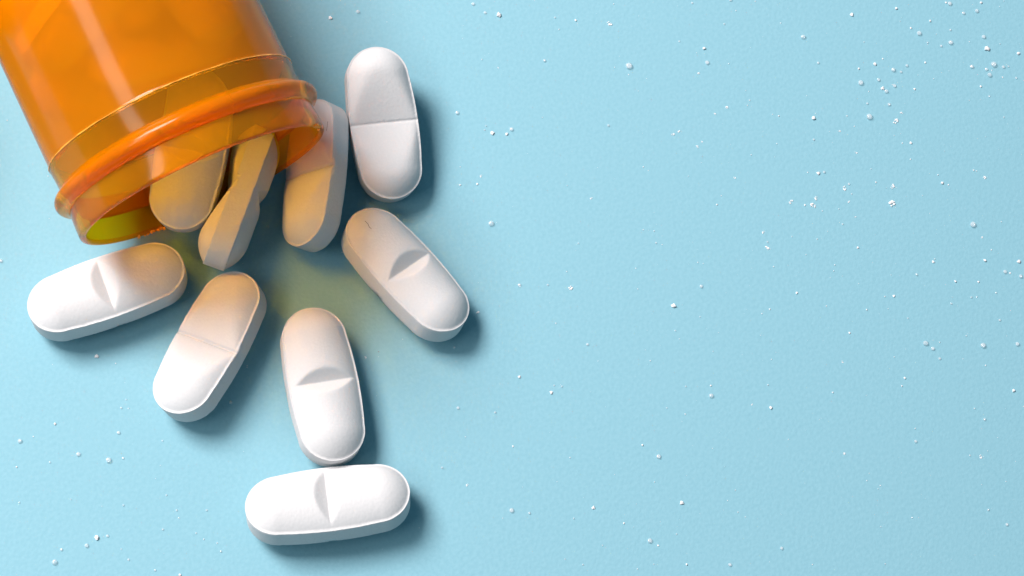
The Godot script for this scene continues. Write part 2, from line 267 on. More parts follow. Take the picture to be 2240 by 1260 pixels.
	grain(44.34, -0.05, 0.31, WHITE, "small white grain three-quarter tablet-width at eleven o'clock from the two touching crystals", "white grains scattered on the paper")
	grain(43.28, 0.01, 0.17, WHITE, "minute white grain three-quarter tablet-width at eleven o'clock from the two touching crystals", "white grains scattered on the paper")
	grain(41.04, 1.68, 0.21, WHITE, "tiny white grain one tablet-width at ten o'clock from the two touching crystals", "white grains scattered on the paper")
	grain(38.89, 4.55, 0.28, WHITE, "tiny white grain one tablet-width at nine o'clock from the two touching crystals", "white grains scattered on the paper")
	grain(45.80, 2.62, 0.19, CLEAR, "minute clear crystal half tablet-width at eleven o'clock from the two touching crystals", "clear crystals scattered on the paper")
	grain(51.03, 0.72, 0.23, CLEAR, "tiny clear crystal three-quarter tablet-width at one o'clock from the two touching crystals", "clear crystals scattered on the paper")
	grain(53.46, -0.11, 0.23, CLEAR, "tiny clear crystal one tablet-width at two o'clock from the two touching crystals", "clear crystals scattered on the paper")
	grain(54.12, -0.19, 0.19, CLEAR, "minute clear crystal one tablet-width at two o'clock from the two touching crystals", "clear crystals scattered on the paper")
	grain(56.43, -0.74, 0.23, CLEAR, "tiny clear crystal one tablet-width at five o'clock from the large far edge crystal", "clear crystals scattered on the paper")
	grain(56.60, 2.61, 0.27, CLEAR, "tiny clear crystal eleven-tenth tablet-widths at two o'clock from the two touching crystals", "clear crystals scattered on the paper")
	grain(52.53, 4.57, 0.19, CLEAR, "minute clear crystal half tablet-width at three o'clock from the two touching crystals", "clear crystals scattered on the paper")
	grain(47.65, 5.61, 0.58, CLEAR, "larger of two touching clear crystals, the upper one of the pair", "clear crystals scattered on the paper")
	grain(48.48, 6.23, 0.43, CLEAR, "small clear crystal quarter tablet-width at four o'clock from the two touching crystals", "clear crystals scattered on the paper")
	grain(49.21, 7.41, 0.31, CLEAR, "tiny clear crystal quarter tablet-width at five o'clock from the two touching crystals", "clear crystals scattered on the paper")
	grain(54.38, 5.74, 0.58, CLEAR, "large clear crystal three-quarter tablet-width at three o'clock from the two touching crystals", "clear crystals scattered on the paper")
	grain(58.44, 5.47, 0.47, CLEAR, "medium clear crystal one-and-quarter tablet-widths at three o'clock from the two touching crystals", "clear crystals scattered on the paper")
	grain(45.01, 9.84, 0.31, WHITE, "small white grain half tablet-width at seven o'clock from the two touching crystals", "white grains scattered on the paper")
	grain(37.86, 8.02, 0.31, POWDER, "tiny powder flake one-and-quarter tablet-widths at nine o'clock from the two touching crystals", "powder flakes scattered on the paper")
	grain(54.52, 8.10, 0.17, WHITE, "minute white grain one tablet-width at four o'clock from the two touching crystals", "white grains scattered on the paper")
	grain(56.31, -6.06, 0.17, WHITE, "minute white grain half tablet-width at five o'clock from the large far edge crystal", "white grains scattered on the paper")
	grain(4.42, 12.33, 0.38, WHITE, "small white grain half tablet-width at four o'clock from the chip below haired tablet", "white grains scattered on the paper")
	grain(5.62, 11.59, 0.23, CLEAR, "tiny clear crystal half tablet-width at three o'clock from the chip below haired tablet", "clear crystals scattered on the paper")
	grain(4.75, 11.50, 0.19, CLEAR, "minute clear crystal half tablet-width at three o'clock from the chip below haired tablet", "clear crystals scattered on the paper")
	grain(-6.06, 14.34, 0.35, CLEAR, "small clear crystal one tablet-width at eight o'clock from the chip below haired tablet", "clear crystals scattered on the paper")
	grain(-1.90, 14.77, 0.23, CLEAR, "tiny clear crystal half tablet-width at seven o'clock from the chip below haired tablet", "clear crystals scattered on the paper")
	grain(0.10, 18.63, 0.21, WHITE, "tiny white grain one tablet-width at twelve o'clock from the boxy crystal below", "white grains scattered on the paper")
	grain(-7.77, 21.22, 0.27, CLEAR, "tiny clear crystal one-and-quarter tablet-widths at ten o'clock from the boxy crystal below", "clear crystals scattered on the paper")
	grain(-4.97, 23.10, 0.35, POWDER, "tiny powder flake three-quarter tablet-width at ten o'clock from the boxy crystal below", "powder flakes scattered on the paper")
	grain(-0.06, 25.92, 0.51, CLEAR, "boxy clear crystal level with the lowest tablet, one tablet length from it", "clear crystals scattered on the paper")
	grain(1.91, 26.18, 0.27, CLEAR, "tiny clear crystal quarter tablet-width at three o'clock from the boxy crystal below", "clear crystals scattered on the paper")
	grain(9.01, 25.46, 0.38, WHITE, "small white grain one-and-quarter tablet-widths at three o'clock from the boxy crystal below", "white grains scattered on the paper")
	grain(6.82, 26.71, 0.19, CLEAR, "minute clear crystal one tablet-width at three o'clock from the boxy crystal below", "clear crystals scattered on the paper")
	grain(12.39, 27.14, 0.21, WHITE, "tiny white grain three-quarter tablet-width at eight o'clock from the low middle crystal", "white grains scattered on the paper")
	grain(9.97, 29.67, 0.16, CLEAR, "minute clear crystal one-and-quarter tablet-widths at eight o'clock from the low middle crystal", "clear crystals scattered on the paper")
	grain(5.82, 31.25, 0.16, CLEAR, "minute clear crystal one tablet-width at four o'clock from the boxy crystal below", "clear crystals scattered on the paper")
	grain(7.78, 31.84, 0.19, CLEAR, "minute clear crystal one-and-quarter tablet-widths at four o'clock from the boxy crystal below", "clear crystals scattered on the paper")
	grain(22.58, 12.36, 0.51, CLEAR, "round clear crystal just below the middle of the bare paper", "clear crystals scattered on the paper")
	grain(22.58, 11.15, 0.21, WHITE, "tiny white grain quarter tablet-width at twelve o'clock from the round crystal below mid paper", "white grains scattered on the paper")
	grain(19.71, 11.31, 0.19, CLEAR, "minute clear crystal half tablet-width at ten o'clock from the round crystal below mid paper", "clear crystals scattered on the paper")
	grain(29.37, 13.67, 0.38, WHITE, "small white grain three-quarter tablet-width at three o'clock from the round crystal below mid paper", "white grains scattered on the paper")
	grain(27.21, 13.31, 0.26, POWDER, "tiny powder flake half tablet-width at three o'clock from the round crystal below mid paper", "powder flakes scattered on the paper")
	grain(14.61, 18.23, 0.28, WHITE, "tiny white grain one tablet-width at eleven o'clock from the low middle crystal", "white grains scattered on the paper")
	grain(16.42, 19.53, 0.51, CLEAR, "medium clear crystal three-quarter tablet-width at eleven o'clock from the low middle crystal", "clear crystals scattered on the paper")
	grain(18.90, 24.75, 0.49, WHITE, "clear crystal alone low on the middle of the paper", "white grains scattered on the paper")
	grain(15.23, 29.07, 0.51, CLEAR, "medium clear crystal three-quarter tablet-width at seven o'clock from the low middle crystal", "clear crystals scattered on the paper")
	grain(16.15, 29.59, 0.21, WHITE, "tiny white grain three-quarter tablet-width at seven o'clock from the low middle crystal", "white grains scattered on the paper")
	grain(19.24, 31.64, 0.28, WHITE, "tiny white grain three-quarter tablet-width at six o'clock from the low middle crystal", "white grains scattered on the paper")
	grain(24.05, 31.63, 0.39, CLEAR, "small clear crystal one tablet-width at five o'clock from the low middle crystal", "clear crystals scattered on the paper")
	grain(29.89, 29.71, 0.35, CLEAR, "small clear crystal one-and-half tablet-widths at four o'clock from the low middle crystal", "clear crystals scattered on the paper")
	grain(18.22, 28.28, 0.19, CLEAR, "minute clear crystal half tablet-width at six o'clock from the low middle crystal", "clear crystals scattered on the paper")
	grain(15.60, 31.68, 0.16, CLEAR, "minute clear crystal one tablet-width at seven o'clock from the low middle crystal", "clear crystals scattered on the paper")
	grain(57.56, 11.02, 0.42, WHITE, "medium white grain one tablet-width at one o'clock from the star shaped flake", "white grains scattered on the paper")
	grain(44.59, 10.76, 0.21, WHITE, "tiny white grain three-quarter tablet-width at seven o'clock from the two touching crystals", "white grains scattered on the paper")
	grain(36.57, 11.68, 0.21, WHITE, "tiny white grain one-and-half tablet-widths at eight o'clock from the two touching crystals", "white grains scattered on the paper")
	grain(53.91, 14.53, 0.31, CLEAR, "tiny clear crystal half tablet-width at twelve o'clock from the star shaped flake", "clear crystals scattered on the paper")
	grain(45.75, 17.25, 0.35, CLEAR, "small clear crystal one tablet-width at nine o'clock from the star shaped flake", "clear crystals scattered on the paper")
	grain(53.14, 18.88, 0.48, POWDER, "star shaped white powder flake alone on the lower paper", "powder flakes scattered on the paper")
	grain(51.91, 18.77, 0.17, WHITE, "minute white grain quarter tablet-width at nine o'clock from the star shaped flake", "white grains scattered on the paper")
	grain(37.49, 18.82, 0.35, POWDER, "tiny powder flake two tablet-widths at nine o'clock from the star shaped flake", "powder flakes scattered on the paper")
	grain(39.89, 21.88, 0.14, WHITE, "minute white grain one-and-three-quarter tablet-widths at nine o'clock from the star shaped flake", "white grains scattered on the paper")
	grain(41.42, 22.43, 0.14, WHITE, "minute white grain one-and-half tablet-widths at eight o'clock from the star shaped flake", "white grains scattered on the paper")
	grain(53.53, 25.02, 0.27, CLEAR, "tiny clear crystal three-quarter tablet-width at six o'clock from the star shaped flake", "clear crystals scattered on the paper")
	grain(55.53, 26.66, 0.35, CLEAR, "small clear crystal one tablet-width at five o'clock from the star shaped flake", "clear crystals scattered on the paper")
	grain(44.78, 26.03, 0.19, CLEAR, "minute clear crystal one-and-quarter tablet-widths at eight o'clock from the star shaped flake", "clear crystals scattered on the paper")
	grain(41.19, 27.12, 0.16, CLEAR, "minute clear crystal one-and-three-quarter tablet-widths at eight o'clock from the star shaped flake", "clear crystals scattered on the paper")
	grain(-46.39, 9.17, 0.45, WHITE, "white chip in the shade of the tablet under the vial's mouth", "white grains scattered on the paper")
	grain(-42.83, 14.08, 0.19, CLEAR, "minute clear crystal three-quarter tablet-width at five o'clock from the chip in tablet shade", "clear crystals scattered on the paper")
	grain(-43.32, 15.04, 0.23, CLEAR, "tiny clear crystal three-quarter tablet-width at twelve o'clock from the largest crystal below tablets", "clear crystals scattered on the paper")
	grain(-42.52, 15.07, 0.16, CLEAR, "minute clear crystal three-quarter tablet-width at one o'clock from the largest crystal below tablets", "clear crystals scattered on the paper")
	grain(-50.41, 16.96, 0.31, WHITE, "small white grain one tablet-width at ten o'clock from the largest crystal below tablets", "white grains scattered on the paper")
	grain(-54.07, 19.00, 0.47, CLEAR, "medium clear crystal one-and-quarter tablet-widths at nine o'clock from the largest crystal below tablets", "clear crystals scattered on the paper")
	grain(-52.64, 18.48, 0.17, WHITE, "minute white grain one tablet-width at ten o'clock from the largest crystal below tablets", "white grains scattered on the paper")
	grain(-47.64, 20.38, 0.47, CLEAR, "medium clear crystal half tablet-width at nine o'clock from the largest crystal below tablets", "clear crystals scattered on the paper")
	grain(-43.44, 17.87, 0.39, CLEAR, "small clear crystal half tablet-width at one o'clock from the largest crystal below tablets", "clear crystals scattered on the paper")
	grain(-44.33, 21.00, 0.58, CLEAR, "largest clear crystal on the paper below the slanting full score tablet", "clear crystals scattered on the paper")
	grain(-42.77, 20.74, 0.27, CLEAR, "tiny clear crystal quarter tablet-width at three o'clock from the largest crystal below tablets", "clear crystals scattered on the paper")
	grain(-50.65, 21.33, 0.23, CLEAR, "tiny clear crystal three-quarter tablet-width at nine o'clock from the largest crystal below tablets", "clear crystals scattered on the paper")
	grain(-54.20, 21.91, 0.21, WHITE, "tiny white grain one-and-quarter tablet-widths at nine o'clock from the largest crystal below tablets", "white grains scattered on the paper")
	grain(-38.61, 18.70, 0.19, CLEAR, "minute clear crystal three-quarter tablet-width at two o'clock from the largest crystal below tablets", "clear crystals scattered on the paper")
	grain(-53.61, 25.86, 0.19, CLEAR, "minute clear crystal one-and-quarter tablet-widths at ten o'clock from the lower corner chip", "clear crystals scattered on the paper")
	grain(-48.10, 25.42, 0.16, CLEAR, "minute clear crystal three-quarter tablet-width at eleven o'clock from the lower corner chip", "clear crystals scattered on the paper")
	grain(-42.40, 25.99, 0.23, CLEAR, "tiny clear crystal half tablet-width at one o'clock from the lower corner chip", "clear crystals scattered on the paper")
	grain(-45.05, 29.59, 0.56, WHITE, "white chip near the lower corner on the vial's side, largest there", "white grains scattered on the paper")
	grain(-43.91, 29.40, 0.31, CLEAR, "tiny clear crystal quarter tablet-width at three o'clock from the lower corner chip", "clear crystals scattered on the paper")
	grain(-46.08, 30.49, 0.43, CLEAR, "small clear crystal quarter tablet-width at eight o'clock from the lower corner chip", "clear crystals scattered on the paper")
	grain(-48.73, 30.97, 0.31, CLEAR, "tiny clear crystal half tablet-width at eight o'clock from the lower corner chip", "clear crystals scattered on the paper")
	grain(-49.35, 32.34, 0.58, CLEAR, "large clear crystal three-quarter tablet-width at eight o'clock from the lower corner chip", "clear crystals scattered on the paper")
	grain(-41.50, 31.96, 0.27, CLEAR, "tiny clear crystal half tablet-width at four o'clock from the lower corner chip", "clear crystals scattered on the paper")
	grain(-37.83, 24.80, 0.19, CLEAR, "minute clear crystal one tablet-width at four o'clock from the largest crystal below tablets", "clear crystals scattered on the paper")
	grain(-36.65, 26.46, 0.23, CLEAR, "tiny clear crystal one-and-quarter tablet-widths at two o'clock from the lower corner chip", "clear crystals scattered on the paper")
	grain(-36.36, 27.31, 0.19, CLEAR, "minute clear crystal one-and-quarter tablet-widths at three o'clock from the lower corner chip", "clear crystals scattered on the paper")
	grain(-33.39, 26.41, 0.23, CLEAR, "tiny clear crystal one-and-half tablet-widths at four o'clock from the largest crystal below tablets", "clear crystals scattered on the paper")
	grain(-34.41, 28.95, 0.19, CLEAR, "minute clear crystal one-and-half tablet-widths at three o'clock from the lower corner chip", "clear crystals scattered on the paper")
	grain(-38.02, 28.60, 0.23, CLEAR, "tiny clear crystal one tablet-width at three o'clock from the lower corner chip", "clear crystals scattered on the paper")
	grain(-31.65, 30.92, 0.23, CLEAR, "tiny clear crystal one-and-three-quarter tablet-widths at three o'clock from the lower corner chip", "clear crystals scattered on the paper")
	grain(-38.60, 33.07, 0.23, CLEAR, "tiny clear crystal one tablet-width at four o'clock from the lower corner chip", "clear crystals scattered on the paper")
	grain(-35.93, 33.54, 0.35, WHITE, "small white grain one-and-quarter tablet-widths at four o'clock from the lower corner chip", "white grains scattered on the paper")
	grain(-32.09, 30.02, 0.19, CLEAR, "minute clear crystal one-and-three-quarter tablet-widths at three o'clock from the lower corner chip", "clear crystals scattered on the paper")
	grain(-42.36, 30.82, 0.16, CLEAR, "minute clear crystal half tablet-width at four o'clock from the lower corner chip", "clear crystals scattered on the paper")
	grain(-57.76, -1.84, 0.39, CLEAR, "small clear crystal two tablet-widths at ten o'clock from the chip in tablet shade", "clear crystals scattered on the paper")
	grain(-21.64, -33.39, 0.45, WHITE, "pinkish white chip in the vial's shade at the top edge", "white grains scattered on the paper")
	grain(-18.41, -34.29, 0.47, CLEAR, "medium clear crystal half tablet-width at three o'clock from the chip in vial shade", "clear crystals scattered on the paper")
	grain(-16.49, 8.68, 0.35, POWDER, "tiny powder flake two-and-quarter tablet-widths at nine o'clock from the chip below haired tablet", "powder flakes scattered on the paper")
	grain(-15.07, 7.94, 0.19, CLEAR, "minute clear crystal two tablet-widths at nine o'clock from the chip below haired tablet", "clear crystals scattered on the paper")
	grain(-31.31, 14.19, 0.31, CLEAR, "tiny clear crystal two tablet-widths at two o'clock from the largest crystal below tablets", "clear crystals scattered on the paper")
	dust()
	hairs()


# ---------------------------------------------------------------- helpers

func lamp(called: String, from: Vector3, towards: Vector3, size: Vector2, energy: float, colour: Color) -> void:
	var l := AreaLight3D.new()
	l.name = called
	l.area_size = size
	l.light_energy = energy
	l.light_color = colour
	l.area_range = 3.0
	l.area_attenuation = 2.0
	l.shadow_enabled = true
	add_child(l)
	l.look_at_from_position(from, towards, Vector3(0, 0, -1))


func noise_map(kind: int, frequency: float, octaves: int, seed_value: int, size: int) -> NoiseTexture2D:
	var n := FastNoiseLite.new()
	n.noise_type = kind
	n.frequency = frequency
	n.fractal_octaves = octaves
	n.seed = seed_value
	var t := NoiseTexture2D.new()
	t.width = size
	t.height = size
	t.seamless = true
	t.noise = n
	return t


func tinted(t: NoiseTexture2D, low: Color, high: Color) -> NoiseTexture2D:
	var g := Gradient.new()
	g.set_color(0, low.linear_to_srgb())
	g.set_color(1, high.linear_to_srgb())
	t.color_ramp = g
	return t


func paper() -> StandardMaterial3D:
	var m := StandardMaterial3D.new()
	m.resource_name = "blue_paper"
	m.albedo_texture = tinted(noise_map(FastNoiseLite.TYPE_SIMPLEX_SMOOTH, 0.05, 4, 3, 1024), Color(0.19, 0.395, 0.475), Color(0.22, 0.43, 0.51))
	m.uv1_triplanar = true
	m.uv1_world_triplanar = true
	m.uv1_scale = Vector3.ONE * 31.0
	m.roughness = 0.85
	m.metallic_specular = 0.5
	m.heightmap_enabled = true
	m.heightmap_texture = noise_map(FastNoiseLite.TYPE_SIMPLEX_SMOOTH, 0.055, 4, 8, 1024)
	m.heightmap_scale = 0.0017
	return m


func plastic(called: String, through: Color, haze: float, scattered: Color) -> StandardMaterial3D:
	var m := StandardMaterial3D.new()
	m.resource_name = called
	var c := through.linear_to_srgb()
	c.a = haze
	m.albedo_color = c
	m.roughness = 0.08
	m.transparency = BaseMaterial3D.TRANSPARENCY_ALPHA
	m.refraction_enabled = true
	m.refraction_scale = 0.004
	m.backlight_enabled = scattered.r > 0.0
	m.backlight = scattered.linear_to_srgb()
	m.clearcoat_enabled = true
	m.clearcoat = 0.45
	m.clearcoat_roughness = 0.13
	return m


func make_materials() -> void:
	orange_clear = plastic("orange_plastic_neck", Color(1.0, 0.35, 0.0003), 0.2, Color(0.0, 0.0, 0.0))
	orange_inner = plastic("orange_plastic_bore", Color(1.0, 0.8, 0.03), 0.04, Color(0, 0, 0))
	orange_hazy = plastic("orange_plastic_body", Color(1.0, 0.29, 0.0003), 0.36, Color(0.16, 0.045, 0.0))
	orange_thick = plastic("orange_plastic_flange", Color(1.0, 0.36, 0.0003), 0.24, Color(0.0, 0.0, 0.0))

	orange_thick.clearcoat = 0.35

	orange_flash = StandardMaterial3D.new()
	orange_flash.resource_name = "orange_plastic_burr"
	orange_flash.albedo_color = Color(0.95, 0.42, 0.05).linear_to_srgb()
	orange_flash.roughness = 0.3

	chalk = StandardMaterial3D.new()
	chalk.resource_name = "pressed_chalk"
	chalk.albedo_texture = tinted(noise_map(FastNoiseLite.TYPE_SIMPLEX_SMOOTH, 0.06, 4, 21, 512), Color(0.565, 0.563, 0.567), Color(0.605, 0.603, 0.607))
	chalk.uv1_triplanar = true
	chalk.uv1_scale = Vector3.ONE * 90.0
	chalk.roughness = 0.9
	chalk.metallic_specular = 0.22
	chalk.heightmap_enabled = true
	chalk.heightmap_texture = noise_map(FastNoiseLite.TYPE_SIMPLEX_SMOOTH, 0.045, 4, 22, 512)
	chalk.heightmap_scale = 0.0024

	crystal = StandardMaterial3D.new()
	crystal.resource_name = "clear_crystal"
	crystal.albedo_color = Color(0.97, 0.98, 0.99, 0.25)
	crystal.roughness = 0.1
	crystal.transparency = BaseMaterial3D.TRANSPARENCY_ALPHA

	grain_white = StandardMaterial3D.new()
	grain_white.resource_name = "white_grain"
	grain_white.albedo_color = Color(0.72, 0.72, 0.73).linear_to_srgb()
	grain_white.roughness = 0.6

	hair_dark = StandardMaterial3D.new()
	hair_dark.resource_name = "dark_lint"
	hair_dark.albedo_color = Color(0.06, 0.05, 0.04).linear_to_srgb()
	hair_dark.roughness = 0.7


func described(o: Node3D, called: String, label: String, category: String, group := "") -> void:
	o.name = called
	o.set_meta("label", label)
	o.set_meta("category", category)
	if group:
		o.set_meta("group", group)
	add_child(o, true)


func numbered(called: String, n: int) -> String:
	return called if n == 0 else "%s_%03d" % [called, n]


func part(called: String, mesh: Mesh, m: Material, parent: Node3D) -> MeshInstance3D:
	var o := MeshInstance3D.new()
	o.name = called
	o.mesh = mesh
	o.material_override = m
	parent.add_child(o, true)
	return o


# a closed ring of the profile (radius, height) turned round the y axis
func lathe(profile: PackedVector2Array, turns: int, closed: bool, wobble := 0.0, seed_value := 0, onto: ArrayMesh = null) -> ArrayMesh:
	var n := FastNoiseLite.new()
	n.seed = seed_value
	n.frequency = 1.0
	var st := SurfaceTool.new()
	st.begin(Mesh.PRIMITIVE_TRIANGLES)
	st.set_smooth_group(0)
	var count := profile.size()
	for k in turns:
		for p in count:
			var a := TAU * k / turns
			var c := profile[p]
			var bump := wobble * n.get_noise_3d(cos(a) * 9.0, sin(a) * 9.0, p * 0.7)
			st.add_vertex(Vector3((c.x + bump) * cos(a), c.y + bump, (c.x + bump) * sin(a)) * MM)
	for k in turns:
		var j := (k + 1) % turns
		for p in (count if closed else count - 1):
			var q := (p + 1) % count
			var i0 := k * count + p
			var i1 := j * count + p
			var i2 := j * count + q
			var i3 := k * count + q
			for i in [i0, i1, i2, i0, i2, i3]:
				st.add_index(i)
	st.generate_normals()
	return st.commit(onto) if onto else st.commit()


func arc(into: PackedVector2Array, centre: Vector2, radius: float, from_deg: float, to_deg: float, steps: int) -> void:
	for k in steps + 1:
		var a := deg_to_rad(lerpf(from_deg, to_deg, float(k) / steps))
		into.append(centre + Vector2(cos(a), sin(a)) * radius)


func vial() -> void:
	var v := Node3D.new()
	var axis := Vector3(0.45402, -0.18224, 0.87216)
	var side := axis.cross(Vector3.UP).normalized()
	v.transform = Transform3D(Basis(side, -axis, side.cross(-axis)), Vector3(-34.137, 14.100, -5.957) * MM)
	described(v, "pill_vial", "translucent orange plastic pill vial lying tipped with its open mouth towards the tablets", "vial")

	# neck: mouth at height 0; the outside, then the bore
	var neck := PackedVector2Array()
	arc(neck, Vector2(13.95, 0.42), 0.42, 180, 360, 12)
	for p in [[14.33, 1.5], [14.25, 2.6], [14.12, 3.6], [14.08, 4.6], [14.06, 5.6], [14.1, 6.8], [14.17, 7.9], [14.2, 8.3]]:
		neck.append(Vector2(p[0], p[1]))
	var bore := PackedVector2Array()
	for p in [[14.2, 8.3], [14.18, 8.301], [13.24, 8.301], [13.22, 8.3], [13.23, 6.0], [13.24, 4.0], [13.38, 2.0], [13.53, 0.42]]:
		bore.append(Vector2(p[0], p[1]))
	var shell := lathe(neck, 160, false)
	shell = lathe(bore, 160, false, 0.0, 0, shell)
	shell.surface_set_material(0, orange_clear)
	shell.surface_set_material(1, orange_inner)
	part("neck", shell, null, v)

	# body: the closed far end at 62
	var w := PackedVector2Array()
	for p in [[13.22, 8.34], [14.2, 8.34], [14.14, 8.46], [14.12, 8.7], [14.1, 12.0], [14.0, 22.0], [13.9, 34.0], [13.8, 46.0]]:
		w.append(Vector2(p[0], p[1]))
	arc(w, Vector2(12.5, 60.8), 1.2, 0, 90, 8)
	for p in [[8.0, 62.0], [3.0, 62.0], [0.01, 62.0]]:
		w.append(Vector2(p[0], p[1]))
	var hollow := PackedVector2Array()
	for p in [[0.01, 60.8], [3.0, 60.8], [8.0, 60.8]]:
		hollow.append(Vector2(p[0], p[1]))
	arc(hollow, Vector2(12.0, 60.0), 0.8, 90, 0, 6)
	for p in [[12.95, 46.0], [13.05, 34.0], [13.14, 22.0], [13.2, 12.0], [13.22, 8.34]]:
		hollow.append(Vector2(p[0], p[1]))
	var hull := lathe(w, 160, false)
	hull = lathe(hollow, 160, false, 0.0, 0, hull)
	hull.surface_set_material(0, orange_hazy)
	hull.surface_set_material(1, orange_inner)
	part("body", hull, null, v)

	var f := PackedVector2Array()
	for p in [[14.12, 5.6], [14.1, 5.2], [14.12, 4.4], [14.16, 3.5], [14.22, 3.1], [14.3, 3.2], [14.42, 3.36]]:
		f.append(Vector2(p[0], p[1]))
	arc(f, Vector2(14.5, 4.3), 0.84, -72, 72, 16)
	for p in [[14.46, 5.24], [14.3, 5.38], [14.18, 5.52]]:
		f.append(Vector2(p[0], p[1]))
	part("flange", lathe(f, 160, true), orange_thick, v)

	var line := PackedVector2Array()
	arc(line, Vector2(14.22, 8.33), 0.045, 0, 315, 7)
	part("mould_line", lathe(line, 260, true, 0.07, 4), orange_flash, v)

	# crumbs of torn plastic at the mouth's edge
	var rng := RandomNumberGenerator.new()
	rng.seed = 9
	for spot in [[60.0, 10, 9.0], [200.0, 6, 7.0]]:
		var st := SurfaceTool.new()
		st.begin(Mesh.PRIMITIVE_TRIANGLES)
		for k in spot[1]:
			var a := deg_to_rad(spot[0] + rng.randf_range(-1, 1) * spot[2])
			var r := 13.95 + rng.randf_range(-0.35, 0.3)
			add_lump(st, Vector3(r * cos(a), -0.03 + rng.randf_range(-0.05, 0.05), r * sin(a)) * MM, rng.randf_range(0.1, 0.22) * MM, rng)
		part("burr", st.commit(), orange_flash, v)


func add_lump(st: SurfaceTool, at: Vector3, radius: float, rng: RandomNumberGenerator, flat := 1.0, rough := 0.3, rings := 4, turns := 7, smooth := 0.5) -> void:
	var rows := []
	for r in rings + 1:
		var row := []
		for k in turns:
			var b := PI * r / rings
			var a := TAU * (k + 0.5 * (r % 2)) / turns
			var s := radius * (1.0 + rough * rng.randf_range(-1, 1))
			if r == 0 or r == rings:
				s = radius * 0.9
			row.append(at + Vector3(sin(b) * cos(a) * s, cos(b) * s * flat, sin(b) * sin(a) * s))
		rows.append(row)
	for r in rings:
		for k in turns:
			var j := (k + 1) % turns
			var q := [rows[r][k], rows[r][j], rows[r + 1][j], rows[r + 1][k]]
			var faces := [[q[0], q[2], q[1]], [q[0], q[3], q[2]]]
			if r == 0:
				faces = [[q[0], q[3], q[2]]]
			elif r == rings - 1:
				faces = [[q[0], q[2], q[1]]]
			for t in faces:
				var n: Vector3 = (t[2] - t[0]).cross(t[1] - t[0]).normalized()
				for p in t:
					var out: Vector3 = (p - at) * Vector3(1.0, 1.0 / (flat * flat), 1.0)
					st.set_normal(n.lerp(out.normalized(), smooth).normalized())
					st.add_vertex(p)


# ---------------------------------------------------------------- tablets

const CAP := 5.4
const SIZE := 0.99   # all lengths of the tablet's shape are given for 1.0
const BAND := 2.5
const DOME := 1.6


func outline(fine: bool) -> PackedVector2Array:
	var cap := CAP
	var xs := []
	var x := -cap
	while x < cap - 0.01:
		xs.append(x)
		var near := absf(x + 0.05) < 1.55
		x += (0.1 if near else 0.22) if fine else (0.25 if near else 0.7)
		if x > -0.06 and x < 0.06:
			x = 0.0
	var out := PackedVector2Array()
	for v in xs:
		out.append(Vector2(v, 3.95 - 0.0118 * v * v))
	var steps := 34 if fine else 12
	for k in steps:
		var a := lerpf(deg_to_rad(90.0), deg_to_rad(-90.0), float(k) / steps)
		out.append(Vector2(cap + 3.58 * cos(a), 3.609 * sin(a) if absf(sin(a)) > 0.9 else 3.6 * sin(a)))
	var other := PackedVector2Array()
	for p in out:
		other.append(-p)
	out.append_array(other)
	return out


# Height of a face above its rim. The whole-width score has two wide sloping facets, the other a short lens-shaped cut.
func face_height(x: float, t: float, whole: bool) -> float:
	var a := 3.9
	var sphere := (a * a + DOME * DOME) / (2.0 * DOME)
	var r := minf(t / 0.955, 1.0) * a
	var z := sqrt(sphere * sphere - r * r) - (sphere - DOME)
	var cut := -0.1 + facet_slope * absf(x) if whole else 0.5 + 0.78 * absf(x)
	var soft := 0.4 if whole else 0.12   # how roundly the facets run into the dome
	return (z + cut - sqrt((z - cut) * (z - cut) + soft * soft)) * 0.5


